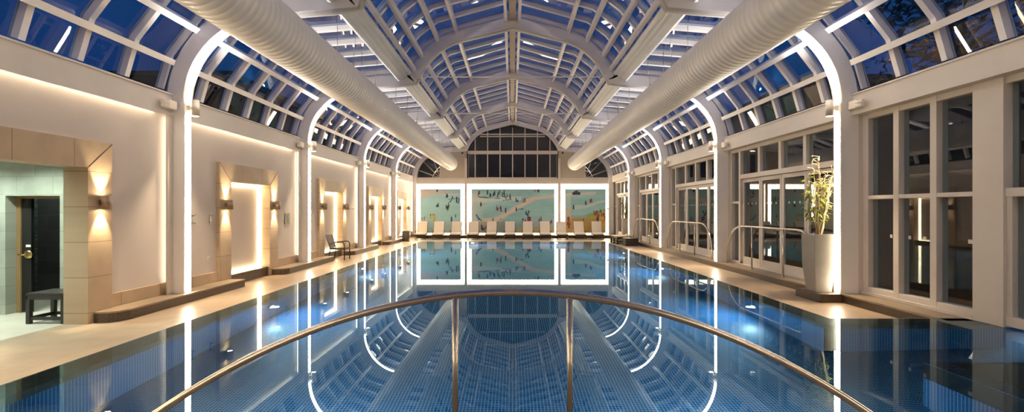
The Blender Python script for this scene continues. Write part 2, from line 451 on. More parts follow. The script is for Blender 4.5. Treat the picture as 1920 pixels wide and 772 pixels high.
# plinths along the left wall, between the portals
for k in range(-3, 4):
    a, c = NC[k] + HW + .10, (NC[k + 1] - HW - .10 if k < 3 else YEND - .1)
    if k == 3: continue
    e = empty(f'baseboard_left_{k + 4}', (-6.4, a, DZ))
    struct(e, 'dark granite plinth along the left wall, ' + ('near the bench' if k == -1 else f'beside portal number {k + 4}' if k < 0 else ['under the pilaster beside the armchair', 'past the wicker armchair', 'under the wicker basket'][k]))
    body = [(-6.65, a), (-6.50, a), (-6.36, a + .02), (-6.26, a + .10), (-6.2, a + .26), (-6.2, c), (-6.65, c)]
    MB().prism(body, 'z', DZ, -.025).build('plinth_body', M['plinth'], e)
    top = [(-6.65, a), (-6.50, a - .01), (-6.355, a + .01), (-6.25, a + .09), (-6.19, a + .26), (-6.19, c + .01), (-6.65, c + .01)]
    MB().prism(top, 'z', -.025, 0).build('plinth_top', M['plinthtop'], e)

# ------------------------------------------------------------------ slate passage behind the near portal
pw = empty('wall_passage', (-8, 8, DZ)); struct(pw, 'grey green slate tiled passage wall behind the near portal')
DX0, DX1, DTOP = -8.30, -7.60, 1.84
DX0, DX1 = -8.56, -7.64
b = MB()
b.box(-10.5, DX0, 8.10, 8.45, DZ, 2.75); b.box(DX1, -6.95, 8.10, 8.45, DZ, 2.75); b.box(DX0, DX1, 8.10, 8.45, DTOP, 2.75)
b.box(-10.6, -10.5, 4.0, 8.45, DZ, 2.75)
b.build('slate_tiles', M['green'], pw)
MB().box(-10.6, -6.95, 4.0, 4.1, DZ, 2.75).build('near_slate', M['green'], pw)
MB().box(-10.6, -6.95, 4.0, 9.8, 2.75, 2.9).build('soffit', M['plaster'], pw)
b = MB(); b.box(-10.4, -6.96, 9.6, 9.7, DZ, 2.75); b.box(-10.5, -10.4, 8.45, 9.7, DZ, 2.75); b.box(-6.97, -6.95, 8.45, 9.7, DZ, 2.75)
b.build('shower_tiles', M['darktile'], pw)
MB().box(-9.62, -9.50, 9.55, 9.60, DZ, 2.75).build('mosaic_band', M['mosaic'], pw)
fr = empty('door_9', (-8, 8.3, DZ)); struct(fr, 'black shower room door standing in an oak frame behind the dark bench')
b = MB(); b.box(DX0 + .001, DX0 + .07, 8.28, 8.40, DZ, DTOP - .001); b.box(DX1 - .03, DX1 - .001, 8.28, 8.40, DZ, DTOP - .001); b.box(DX0 + .07, DX1 - .03, 8.28, 8.40, DTOP - .04, DTOP - .001)
b.build('door_frame', M['oak'], fr)
MB().box(DX0 + .075, DX0 + .24, 8.30, 8.345, DZ + .01, DTOP - .045).build('door_leaf', M['doordark'], fr); dl = [c for c in fr.children if c.name.startswith('door_leaf')][0]
b = MB(); b.lathe([(.01, 8.299), (.075, 8.299), (.075, 8.285), (.055, 8.275), (.01, 8.275)][::-1], DX0 + .19, .83, 24, axis='y')
b.tube([(DX0 + .19, 8.28, .83), (DX0 + .19, 8.23, .83), (DX0 + .08, 8.225, .835)], .012, 8)
tag(b.build('door_handle', M['brass'], dl), 'round brass handle')
tag(MB().box(DX0 + .15, DX0 + .23, 8.294, 8.2995, .96, 1.0).build('door_notice', M['paper'], dl), 'small white notice')
pl = []
for (dx, dy) in ((-7.8, 7.3), (-8.9, 7.3), (-7.8, 6.0), (-8.9, 9.05)):  # last lamp is added, unseen, to brighten the dark shower room
    d = empty('recessed_downlight', (dx, dy, 2.75))
    tag(d, 'round recessed downlight, in the slate passage ceiling or added over the shower room', 'light', 'downlights in the slate passage')
    MB().lathe([(.02, 2.735), (.07, 2.735), (.075, 2.75), (.02, 2.751)], dx, dy, 20).build('trim_ring', M['lampwhite'], d)
    ring_ = d.children[0]
    MB().lathe([(.005, 2.733), (.05, 2.733), (.05, 2.7349), (.005, 2.7349)], dx, dy, 20).build('lens', M['cool'], ring_)
    pl.append((d, dx, dy))

# ------------------------------------------------------------------ floors
fl = empty('floor', (0, 10, DZ)); struct(fl, 'beige limestone pool deck around the water')
XO = 4.68; XI = 4.34; YN, YF = 3.30, 24.45
b = MB()
b.box(-6.95, -XO, YBACK, 31.7, DZ - .2, DZ)
b.box(XO, 7.2, 7.10, 31.7, DZ - .2, DZ)
b.box(-XO, XO, YF + .005, 31.7, DZ - .2, DZ)
b.build('deck', M['deck'], fl)
MB().box(-10.6, -6.951, 4.0, 9.7, DZ - .2, DZ).build('passage_floor', M['paleslab'], fl)
MB().box(-XO, 9.0, YBACK, YN, -.25, 0.0).build('near_platform', M['plinthtop'], fl)

# ------------------------------------------------------------------ pool basin, coping and water
pb = empty('floor_pool', (0, 14, -1.45)); struct(pb, 'blue mosaic pool basin')
ZF = -1.45; YI, YJ = 3.62, 24.1
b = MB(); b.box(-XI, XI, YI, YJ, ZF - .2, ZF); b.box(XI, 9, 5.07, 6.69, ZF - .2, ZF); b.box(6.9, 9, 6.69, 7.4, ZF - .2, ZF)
b.build('mosaic_floor', M['tilefloor'], pb)
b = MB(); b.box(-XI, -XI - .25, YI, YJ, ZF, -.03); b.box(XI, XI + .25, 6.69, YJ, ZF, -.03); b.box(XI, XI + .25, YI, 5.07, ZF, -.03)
b.box(8.95, 9.1, 3.5, 7.4, ZF, -.03); b.box(6.87, 6.899, 6.72, 7.4, ZF, -.03)
b.build('mosaic_sides', M['tileYZ'], pb)
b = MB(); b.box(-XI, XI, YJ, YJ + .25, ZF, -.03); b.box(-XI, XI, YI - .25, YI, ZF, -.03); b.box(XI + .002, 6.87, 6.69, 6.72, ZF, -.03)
b.box(6.87, 9, 7.4, 7.5, ZF, -.03); b.box(XI + .002, 9, 5.04, 5.07, ZF, -.03)
b.build('mosaic_ends', M['tileXZ'], pb)
b = MB()
b.box(-XI + .005, -XO, YI - .35, YF, -.25, -.012); b.box(XI - .005, XO, 6.685, YF, -.25, -.012)
b.box(-XI, XI, YJ - .005, YF, -.25, -.012); b.box(-XI, XI, YN, YI + .005, -.25, -.012)
b.box(XO, 6.86, 6.685, 7.09, -.25, -.012)
b.build('coping', M['coping'], pb)
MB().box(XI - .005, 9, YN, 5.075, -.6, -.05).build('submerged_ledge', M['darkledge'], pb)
wt = MB()
P = [(-XO, YN), (9, YN), (9, 7.45), (6.86, 7.45), (6.86, 7.09), (XO, 7.09), (XO, YF), (-XO, YF)]
wt.add([(x, y, 0.0) for x, y in P], [list(range(8))])
wo = wt.build('water', M['water']); tag(wo, 'still clear pool water mirroring the hall', 'water', kind='structure')

LP = [(-1, FY[k] + dy) for k, dy in ((-1, 4.9), (0, 4.6), (1, 3.6), (2, 3.0))]
def sublamp(name, pos, nrm, label, power=105):
    e = empty(name, pos); tag(e, label, 'light', 'underwater pool lights')
    n = Vector(nrm); ax = 'x' if abs(n.x) > .5 else 'y'; sg = n.x + n.y
    h0 = pos[0] if ax == 'x' else pos[1]
    c = (pos[1], pos[2]) if ax == 'x' else (pos[0], pos[2])
    pr = [(.01, h0), (.11, h0), (.11, h0 + sg * .02), (.085, h0 + sg * .03), (.01, h0 + sg * .03)]
    if sg < 0: pr = pr[::-1]
    hs = MB().lathe(pr, c[0], c[1], 20, axis=ax).build('housing', M['steel'], e)
    pr = [(.005, h0 + sg * .031), (.07, h0 + sg * .031), (.05, h0 + sg * .042), (.005, h0 + sg * .046)]
    if sg < 0: pr = pr[::-1]
    MB().lathe(pr, c[0], c[1], 20, axis=ax).build('lens', M['sub'], hs)
    l = bpy.data.lights.new('pool_beam', 'SPOT'); l.energy = power; l.spot_size = math.radians(165); l.spot_blend = .6; l.color = (.50, .84, 1.0); l.shadow_soft_size = .06
    o = bpy.data.objects.new('pool_beam', l); COL.objects.link(o); o.parent = e; o.location = n * .10
    o.rotation_euler = (n + Vector((0, 0, -.25))).to_track_quat('-Z', 'Y').to_euler()
for i, yy in enumerate((8.6, 13.8, 18.6)):
    for sx in (-1, 1):
        sublamp('underwater_lamp', (sx * XI, yy, -.68), (-sx, 0, 0), f'{ORD[i]} round underwater light along the {"portal" if sx < 0 else "glass door"} side of the pool')
for x, w in ((-2.0, 'left'), (2.2, 'right')):
    sublamp('underwater_lamp', (x, YJ, -.68), (0, -1, 0), f'underwater light in the far pool end under the {w} half of the middle mural')
sublamp('underwater_lamp', (8.2, 7.4, -.6), (0, -1, 0), 'underwater light in the swim-out channel by the near glass wall', 30)
sublamp('underwater_lamp', (-1.9, YI, -.7), (0, 1, 0), 'underwater light below the foreground handrail, left of centre', 60)
sublamp('underwater_lamp', (1.9, YI, -.7), (0, 1, 0), 'underwater light below the foreground handrail, right of centre', 60)

# ------------------------------------------------------------------ right glass wall
wr = empty('wall_right', (6.7, 10, 0)); struct(wr, 'white cornice band above the glass doors on the right')
b = MB()
for k in range(-3, 4):
    ya, yb = FY[k] + FT, FY[k + 1]
    b.box(6.52, 6.95, ya, yb, 3.42, 3.80); b.box(6.50, 6.52, ya, yb, 3.41, 3.45); b.box(6.49, 6.90, ya, yb, 3.79, 3.82)
b.build('cornice', M['white'], wr)
b = MB()
for k in range(-3, 4): b.box(6.62, 6.95, FY[k] + .002, FY[k] + FT - .002, .001, 3.80)
b.build('pier', M['white'], wr)
e = empty('baseboard_right', (6.7, 10, DZ)); struct(e, 'dark granite plinth under the glass doors on the right')
MB().box(6.3, 7.2, 6.95, 31.0, DZ, -.03).build('plinth_body', M['plinth'], e)
MB().box(6.285, 7.2, 6.935, 31.0, -.03, 0).build('plinth_top', M['plinthtop'], e)
XG = 6.78
def panes(mb, rects, x=XG):
    for (y0, y1, z0, z1) in rects: mb.box(x + .025, x + .033, y0, y1, z0, z1)
GN = 0
BAYR = {-1: 'beside the near planter, with three tall panes', 0: 'behind the near planter', 1: 'in the second bay with doors', 2: 'in the third bay with doors', 3: 'behind the far planter',
        -2: 'beside the camera', -3: 'behind the camera'}
dn = 10
def door_leaf(n, y0, y1, hinge, label):
    """one glazed leaf; y0 < y1"""
    e = empty(f'door_{n}', (XG, y0, 0)); struct(e, label)
    b = MB(); st = .085
    b.box(XG, XG + .055, y0, y0 + st, .03, 2.50); b.box(XG, XG + .055, y1 - st, y1, .03, 2.50)
    b.box(XG, XG + .055, y0 + st, y1 - st, 2.40, 2.50); b.box(XG, XG + .055, y0 + st, y1 - st, .03, .24)
    b.build('leaf_frame', M['white'], e, .006)
    MB().box(XG + .025, XG + .033, y0 + st, y1 - st, .24, 2.40).build('pane', M['glass'], e)
    s = MB()
    for j in range(3):
        yc = y0 + (y1 - y0) * (.28 + .22 * j); s.box(XG + .020, XG + .0245, yc - .022, yc + .022, 1.76, 1.81)
    s.build('pane_square', M['pane_square'], e)
    h = MB(); yy = (y0 + st / 2) if hinge > 0 else (y1 - st / 2)
    h.box(XG - .012, XG, yy - .02, yy + .02, .98, 1.16); h.tube([(XG - .01, yy, 1.09), (XG - .05, yy, 1.09), (XG - .05, yy + hinge * .11, 1.09)], .009, 8)
    tag(h.build('door_handle', M['steel'], e), 'steel lever handle')
for k in range(-3, 4):
    ya, yb = FY[k] + FT, FY[k + 1]
    e = empty(f'window_{k + 4}', (XG, ya, 0)); struct(e, 'white framed glazing ' + BAYR[k])
    f = MB(); g = MB(); x0, x1 = XG - .07, XG + .12
    if k <= -1:
        ys = [yb - .05 - .745 * i for i in range(4)]                            # three tall panes, then a wide post
        f.box(x0, x1, yb - .14, yb, 0, 3.42)
        for i in (1, 2): f.box(x0, x1, ys[i] - .06, ys[i] + .06, .0, 3.42)
        post = ys[3]; f.box(x0 - .03, x1, post - .38, post + .06, .001, 3.42)
        f.box(x0 + .006, x1 - .006, post, yb, .0, .15); f.box(x0 + .006, x1 - .006, post, yb, 1.80, 1.87); f.box(x0 + .006, x1 - .006, post, yb, 3.32, 3.42)
        f.box(x0 - .03, x0 - .002, post + .06, yb, .001, .06)
        for i in range(3): panes(g, [(ys[i + 1], ys[i], .13, 1.82), (ys[i + 1], ys[i], 1.84, 3.35)])
        lo = ya; hi = post - .36
        f.box(x0 + .006, x1 - .006, lo, hi, 1.78, 1.90); f.box(x0 + .006, x1 - .006, lo, hi, .02, .16); f.box(x0 + .006, x1 - .006, lo, hi, 3.32, 3.42); f.box(x0, x1, lo, lo + .12, .02, 3.42)
        m = (lo + hi) / 2
        f.box(x0, x1, m - .05, m + .05, .02, 3.42); f.box(x0 + .02, x1, hi - .09, hi, .02, 1.80)
        panes(g, [(lo, m, .14, 1.82), (m, hi, .14, 1.82), (lo, m, 1.84, 3.35), (m, hi, 1.84, 3.35)])
        if k == -1:
            s = MB()  # row of small pale squares on the panes
            for (yy, w) in ((8.62, .05), (8.42, .05), (8.22, .05), (7.92, .06), (7.75, .06), (7.13, .07), (6.98, .06)):
                s.box(XG + .020, XG + .0245, yy - w / 2, yy + w / 2, 1.10, 1.16)
            s.build('pane_square', M['pane_square'], e)
    else:
        sl = .62                                                                # sidelights either side of four leaves
        a, c = ya + sl, yb - sl
        f.box(x0, x1, ya, ya + .08, 0, 3.42); f.box(x0, x1, yb - .08, yb, 0, 3.42)
        f.box(x0, x1, a - .10, a, 0, 3.42); f.box(x0, x1, c, c + .10, 0, 3.42)
        f.box(x0 + .006, x1 - .006, ya, yb, 3.32, 3.42); f.box(x0 + .006, x1 - .006, a, c, 2.51, 2.64)
        for (p, q) in ((ya, a), (c, yb)): f.box(x0 + .02, x1, p, q, 1.79, 1.86); f.box(x0 + .006, x1 - .006, p, q, 0, .08)
        f.box(x0, x1, a, c, 0, .028); lw = (c - a) / 4
        for i in (1, 2, 3): f.box(x0 + .02, x1, a + lw * i - .06, a + lw * i + .06, 2.62, 3.36)
        panes(g, [(ya + .06, a - .08, .06, 1.81), (ya + .06, a - .08, 1.84, 3.34), (c + .08, yb - .06, .06, 1.81), (c + .08, yb - .06, 1.84, 3.34)])
        for i in range(4):
            panes(g, [(a + lw * i, a + lw * (i + 1), 2.62, 3.35)])
            door_leaf(dn, a + lw * i + .008, a + lw * (i + 1) - .008, 1 if i % 2 == 0 else -1,
                      f'{["nearest", "second", "third", "farthest"][i]} white glazed door leaf {BAYR[k]}')
            dn += 1
    f.build('window_frame', M['white'], e, .006)
    g.build('pane', M['glass'], e)

# ------------------------------------------------------------------ far wall, its windows and murals
wb = empty('wall_back', (0, YEND, 0)); struct(wb, 'beige end wall with the three murals')
b = MB()
b.box(-6.95, 6.95, YEND, YEND + .3, DZ, 3.70)
for s in (-1, 1):
    b.box(s * 3.02, s * 4.75, YEND, YEND + .3, 3.70, 5.95)
    b.prism([(s * 6.66, 3.7), (s * 6.30, 3.7)] + [(s * -p[0], p[1]) for p in EAVE] + [(s * 4.55, 5.7), (s * 6.66, 5.7)], 'y', YEND + .02, YEND + .25)
b.build('plaster', M['endplaster'], wb)
b = MB(); b.box(-6.28, 6.28, YEND - .03, YEND, 3.34, 3.70); b.box(-6.28, 6.28, YEND - .045, YEND - .03, 3.66, 3.70)
b.build('cornice', M['white'], wb)
for s in (-1, 1):
    MB().box(s * 2.99, s * 3.15, YEND - .12, YEND, .0, 5.0).build('pilaster', M['white'], wb, .01)
    MB().tube([(s * 2.94, YEND - .05, 3.7), (s * 2.94, YEND - .05, 5.3)], .03, 8).build('downpipe', M['black'], wb)
e = empty('baseboard_back', (0, 30.8, DZ)); struct(e, 'dark granite plinth behind the loungers at the far wall')
MB().box(-6.1, 6.3, 30.35, YEND, DZ, -.03).build('plinth_body', M['plinth'], e)
MB().box(-6.1, 6.3, 30.335, YEND, -.03, 0).build('plinth_top', M['plinthtop'], e)

e = empty('window_20', (0, YEND, 3.7)); struct(e, 'large arched end window above the middle mural')
IN = [p for p in PROF if abs(p[0]) < 2.98 and p[1] > 5.0]
def arch_z(x):
    x = -abs(x)
    pts = IN[:len(IN) // 2 + 1]
    for i in range(len(pts) - 1):
        if pts[i][0] <= x <= pts[i + 1][0]:
            t = (x - pts[i][0]) / max(1e-6, pts[i + 1][0] - pts[i][0]); return pts[i][1] + t * (pts[i + 1][1] - pts[i][1])
    return 5.48
f = MB(); y0, y1 = YEND + .04, YEND + .14
f.box(-2.97, 2.97, y0 - .03, y1, 5.28, 5.50); f.box(-2.97, 2.97, y0, y1, 3.70, 3.76)
for i in range(-3, 4):
    x = i * .823; f.box(x - .032, x + .032, y0, y1, 3.70, 5.30); f.box(x - .032, x + .032, y0, y1, 5.48, arch_z(x) + .05)
for s in (-1, 1): f.box(s * 2.90, s * 2.97, y0, y1, 3.7, 5.3)
xb = 1.9
f.box(-xb - .25, xb + .25, y0, y1, 6.42, 6.49)
f.build('window_frame', M['white'], e)
g = MB(); pts = [(-2.97, 3.72), (2.97, 3.72), (2.97, 5.48)] + [(p[0] * 1.02, p[1] + .04) for p in IN[::-1]] + [(-2.97, 5.48)]
g.prism(pts, 'y', YEND + .09, YEND + .098); g.build('pane', M['glass'], e)
for s, side in ((-1, 'left'), (1, 'right')):
    e = empty(f'window_{21 + (s > 0)}', (s * 5.5, YEND, 3.7)); struct(e, f'quarter round fanlight window under the end of the {side} duct')
    f = MB(); cx = s * 4.78
    arc = lambda r0, r1: [(cx + s * r0 * math.cos(a), 3.70 + r1 * math.sin(a)) for a in [pi / 2 * i / 10 for i in range(11)]]
    for (r0, r1, w) in ((1.50, 1.62, .05), (.46, .46, .05)):
        f.ring(arc(r0 + w, r1 + w) if s > 0 else arc(r0, r1), arc(r0, r1) if s > 0 else arc(r0 + w, r1 + w), 'y', YEND + .03, YEND + .12)
    for deg in (20, 45, 70):
        a = math.radians(deg); d = Vector((s * math.cos(a), 0, math.sin(a)))
        f.tube([Vector((cx, YEND + .07, 3.70)) + d * .1, Vector((cx, YEND + .07, 3.70)) + d * 1.52], .024, 4)
    f.box(cx - .03, cx + .03, YEND + .03, YEND + .12, 3.70, 5.3); f.box(cx, cx + s * 1.52, YEND + .03, YEND + .12, 3.70, 3.75)
    f.build('window_frame', M['white'], e)
    g = MB(); g.prism([(cx, 3.72)] + arc(1.52, 1.64), 'y', YEND + .07, YEND + .078); g.build('pane', M['glass'], e)
    # plaster infill above the fan light
    
# painted murals ----------------------------------------------------
def lin(c): return tuple(((x / 255 + .055) / 1.055) ** 2.4 if x > 10 else x / 255 / 12.92 for x in c)
def mixc(a, b, t): t = max(0, min(1, t)); return tuple(x + (y - x) * t for x, y in zip(a, b))
def vnoise(x, y, seed=0):
    def h(i, j):
        n = math.sin(i * 127.1 + j * 311.7 + seed * 74.7) * 43758.5453; return n - math.floor(n)
    i, j = math.floor(x), math.floor(y); u, v = x - i, y - j; u, v = u * u * (3 - 2 * u), v * v * (3 - 2 * v)
    return (h(i, j) * (1 - u) + h(i + 1, j) * u) * (1 - v) + (h(i, j + 1) * (1 - u) + h(i + 1, j + 1) * u) * v
TEAL, AQUA, SEAG, SAND, PALE, GREEN, OCHRE, LILAC = [lin(c) for c in ((162, 214, 222), (172, 232, 240), (134, 190, 198), (222, 204, 196), (212, 224, 226), (140, 186, 96), (222, 186, 84), (196, 202, 220))]
def bg_left(u, v, n, n2):
    c = mixc(AQUA, mixc(TEAL, SEAG, .5), u * .7 + n * .5)
    top = v - (.84 + .06 * u + .03 * (n - .5))
    if top > 0: c = mixc(SAND, SEAG, u * 1.1 - .1 + .2 * n)
    elif top > -.035: c = mixc(c, LILAC, .8)
    if v < .36: c = mixc(c, mixc(SEAG, PALE, n), (.36 - v) * 3)
    return mixc(c, PALE, .22 * n2)
def bg_mid(u, v, n, n2):
    c = mixc(TEAL, SEAG, n)
    d1 = v - (.22 + .60 * u - .10 * math.sin(u * 6.0) + .07 * (n - .5))     # the big sandy diagonal
    w = .035 + .045 * n
    if d1 < 0: c = mixc(c, SEAG, .45)
    if abs(d1) < w: c = mixc(SAND, c, (abs(d1) / w) ** 2 * .7)
    d2 = v - (.74 + .08 * u)
    if abs(d2) < .05 and u < .6: c = mixc(c, PALE, .7)
    if u < .14: c = mixc(c, SAND, .5 - u * 3)
    if v > .9: c = mixc(c, SEAG, .6)
    if v < .26 and u < .5: c = mixc(c, lin((160, 166, 156)), .7)
    if v < .14 and u > .55: c = mixc(c, OCHRE, .65)
    if v < .33 and u > .6 and v > .14: c = mixc(c, LILAC, .55 * n + .2)
    return mixc(c, PALE, .2 * n2)
def bg_right(u, v, n, n2):
    c = mixc(SEAG, TEAL, n)
    if abs(v - (.87 + .05 * u)) < .03 and u < .75: c = mixc(SAND, PALE, u)
    for (a, s, w) in ((.56, .16, .02), (.50, .20, .018)):
        if abs(v - (a + s * u + .02 * math.sin(u * 9))) < w and u > .2: c = mixc(c, PALE, .75)
    gz = v - (.38 + .30 * max(0, u - .45) + .05 * (n - .5))
    if gz < 0: c = mixc(GREEN if u > .55 else SEAG, OCHRE, min(1, -gz * 5))
    if v < .34: c = mixc(OCHRE, lin((178, 150, 74)), n)
    if u < .16 and v < .55: c = mixc(c, lin((214, 170, 110)), .7)
    if u < .14 and .3 < v < .9: c = mixc(c, PALE, .4)
    return mixc(c, PALE, .14 * n2)
NAVY, PURP, RED, PINK, BLK, YEL, ORG, BLU = [lin(c) for c in ((52, 54, 92), (92, 56, 96), (150, 58, 72), (196, 110, 110), (44, 46, 56), (214, 186, 70), (206, 120, 60), (96, 120, 170))]
def crowd(seed, spots):
    r = random.Random(seed); out = []
    for (u, v, n, su, sv, pal) in spots:
        for _ in range(n):
            out.append((u + r.uniform(-su, su), v + r.uniform(-sv, sv), r.uniform(.011, .019), r.uniform(.060, .105), r.choice(pal)))
    return out
def mural(x0, x1, z0, z1, bg, figs, strokes, nx, name, label):
    nx = int(nx * 1.25); e = empty(name, ((x0 + x1) / 2, YEND - .05, z0)); tag(e, label, 'mural', 'beach murals on the end wall')
    ny = int(nx * (z1 - z0) / (x1 - x0)); asp = (x1 - x0) / (z1 - z0)
    y = YEND - .06; vs = []; cols = []
    for j in range(ny + 1):
        for i in range(nx + 1):
            u, v = i / nx, j / ny
            vs.append((x0 + (x1 - x0) * u, y, z0 + (z1 - z0) * v))
            n = vnoise(u * 5 * asp * .6, v * 12, 3); n2 = vnoise(u * 14 * asp, v * 46, 5)
            c = bg(u, v, n, n2)
            for (su0, sv0, su1, sv1, w, scol) in strokes:
                dx, dv = su1 - su0, sv1 - sv0; L = dx * dx + dv * dv
                t = max(0, min(1, ((u - su0) * dx + (v - sv0) * dv) / L))
                if abs(u - su0 - t * dx) * asp < w and abs(v - sv0 - t * dv) < w: c = scol
            for (fu, fv, w, h, fc) in figs:
                a, b_ = (u - fu) * asp, v - fv
                if abs(a) < w * (1.0 - .35 * abs(b_) / h) and 0 <= b_ < h: c = fc if b_ < h * .75 else lin((70, 50, 44))
            cols.append(c)
    W = nx + 1
    m = MB(); m.add(vs, [(j * W + i, j * W + i + 1, (j + 1) * W + i + 1, (j + 1) * W + i) for j in range(ny) for i in range(nx)])
    o = m.build('painted_panel', M['paint'], e)
    at = o.data.color_attributes.new('Paint', 'FLOAT_COLOR', 'POINT')
    at.data.foreach_set('color', [x for c in cols for x in (*c, 1)])
    MB().box(x0, x1, y + .002, YEND - .02, z0, z1).build('backing_board', M['endplaster'], e)
    # glowing surround sunk behind a slim white edge
    fx, fz = .27, .30
    g = MB(); ya, yb = YEND - .035, YEND - .03
    lo = max(.01, z0 - .08)
    g.box(x0 - fx, x0, ya, yb, lo, z1 + fz); g.box(x1, x1 + fx, ya, yb, lo, z1 + fz); g.box(x0, x1, ya, yb, z1, z1 + fz); g.box(x0, x1, ya, yb, lo, z0)
    tag(g.build('light_frame', M['muralled'], e), 'glowing warm white light surround')
    return e
DK = [NAVY, PURP, BLK, NAVY]; WM = [RED, PURP, ORG, NAVY]
mural(-6.05, -3.40, .09, 2.98, bg_left, crowd(1, [(.74, .78, 3, .10, .04, DK), (.86, .70, 4, .10, .04, DK), (.42, .58, 2, .02, .01, DK), (.66, .54, 4, .05, .04, DK), (.12, .28, 2, .10, .02, [NAVY, ORG]), (.33, .30, 4, .08, .05, [YEL, ORG, YEL]), (.77, .28, 3, .02, .02, [NAVY]), (.87, .36, 1, .01, .01, DK), (.41, .93, 1, .01, .01, [BLK])]),
      [(.70, .76, .95, .80, .008, BLU), (.72, .70, .78, .76, .008, NAVY), (.34, .28, .355, .40, .02, YEL)], 70, 'wall_mural', 'left beach mural, pale aqua sea with a few bathers')
mural(-2.70, 2.76, .09, 2.98, bg_mid, crowd(2, [(.08, .86, 3, .02, .03, [RED, PURP]), (.22, .84, 7, .10, .05, DK), (.34, .84, 6, .06, .05, DK), (.44, .80, 6, .05, .03, DK), (.13, .62, 2, .03, .02, DK), (.31, .52, 5, .05, .04, [PURP, RED, NAVY]), (.41, .46, 2, .01, .02, DK), (.265, .26, 1, .01, .01, DK), (.355, .26, 1, .01, .01, [PALE]), (.16, .08, 6, .04, .03, [RED, PINK, PURP]), (.53, .72, 1, .01, .01, DK), (.58, .68, 2, .06, .02, DK), (.64, .70, 1, .01, .01, WM), (.545, .50, 2, .01, .02, DK), (.68, .42, 4, .03, .04, [PURP, NAVY, BLK]), (.66, .25, 7, .05, .03, [RED, PURP, PINK]), (.84, .26, 3, .03, .02, DK), (.95, .22, 2, .03, .03, WM), (.77, .93, 3, .06, .01, [ORG, NAVY]), (.45, .12, 2, .01, .04, [RED, PURP])]),
      [(.09, .82, .20, .80, .010, NAVY), (.20, .80, .34, .79, .008, BLU), (.38, .74, .48, .76, .008, BLU), (.10, .66, .18, .66, .008, YEL), (.06, .40, .09, .31, .020, BLU), (.09, .33, .12, .28, .012, NAVY), (.56, .54, .62, .545, .008, NAVY)], 150, 'wall_mural', 'wide middle beach mural, teal sea crossed by a sandy diagonal')
mural(3.46, 6.13, .09, 2.98, bg_right, crowd(3, [(.51, .63, 2, .02, .02, [NAVY, BLU]), (.63, .70, 2, .02, .02, [RED, PINK]), (.20, .55, 2, .02, .01, DK), (.75, .36, 7, .08, .06, [NAVY, PURP, PINK, RED]), (.86, .42, 4, .05, .06, [NAVY, PINK]), (.95, .30, 5, .04, .08, [ORG, PINK, RED]), (.80, .28, 3, .05, .03, [PURP, NAVY]), (.12, .14, 6, .06, .06, [NAVY, ORG, RED]), (.08, .28, 3, .04, .03, [RED, ORG]), (.44, .26, 1, .01, .01, [ORG])]),
      [(.22, .90, .34, .90, .035, NAVY), (.25, .94, .30, .95, .02, PURP)], 70, 'wall_mural', 'right beach mural, sea over green and ochre shore')

# ------------------------------------------------------------------ wall lamps
def spot(name, loc, direction, power, size, blend, parent, color=(1, .76, .47), rad=.02):
    l = bpy.data.lights.new(name, 'SPOT'); l.energy = power; l.spot_size = math.radians(size); l.spot_blend = blend; l.color = color; l.shadow_soft_size = rad
    o = bpy.data.objects.new(name, l); COL.objects.link(o); o.parent = parent
    off = parent.location; o.location = Vector(loc) - off
    o.rotation_euler = Vector(direction).to_track_quat('-Z', 'Y').to_euler(); return o
for d, dx, dy in pl: spot('beam', (dx, dy, 2.72), (0, 0, -1), 95 if dy < 9 else 45, 130, .6, d, (.86, 1, .88), .05)  # the weaker beam belongs to the added shower room lamp
PN = {-3: 'the portal behind the camera', -2: 'the portal beside the camera', -1: 'the slate passage portal', 0: 'the nearest glowing portal', 1: 'the armchair portal', 2: 'the third glowing portal', 3: 'the farthest glowing portal'}
for k in range(-2, 4):
    for s in (-1, 1):
        yy = NC[k] + s * (HW + .225); xx = -6.57 + .10
        e = empty('wall_sconce', (xx, yy, 1.71))
        tag(e, f'bronze up and down wall light on the {"near" if s < 0 else "far"} jamb of {PN[k]}', 'wall light', 'up and down wall lights on the portals')
        b = MB(); b.lathe([(.058, 1.63), (.07, 1.615), (.07, 1.825), (.058, 1.81)], xx, yy, 24)
        b.box(-6.57, xx - .05, yy - .03, yy + .03, 1.68, 1.76); lb = b.build('lamp_body', M['bronze'], e)
        MB().lathe([(.004, 1.8115), (.05, 1.8115), (.05, 1.818), (.004, 1.818)], xx, yy, 18).build('upper_lens', M['bulb'], lb)
        MB().lathe([(.004, 1.622), (.05, 1.622), (.05, 1.6285), (.004, 1.6285)], xx, yy, 18).build('lower_lens', M['bulb'], lb)
        if k >= -1:
            spot('beam', (xx - .03, yy, 1.83), (-.22, 0, 1), 42, 64, .6, e)
            spot('beam', (xx - .03, yy, 1.605), (-.22, 0, -1), 42, 64, .6, e)
AN = {-2: 'arch behind the camera', -1: 'arch beside the foreground handrail', 0: 'nearest arch', 1: 'second arch', 2: 'third arch', 3: 'last glowing arch'}
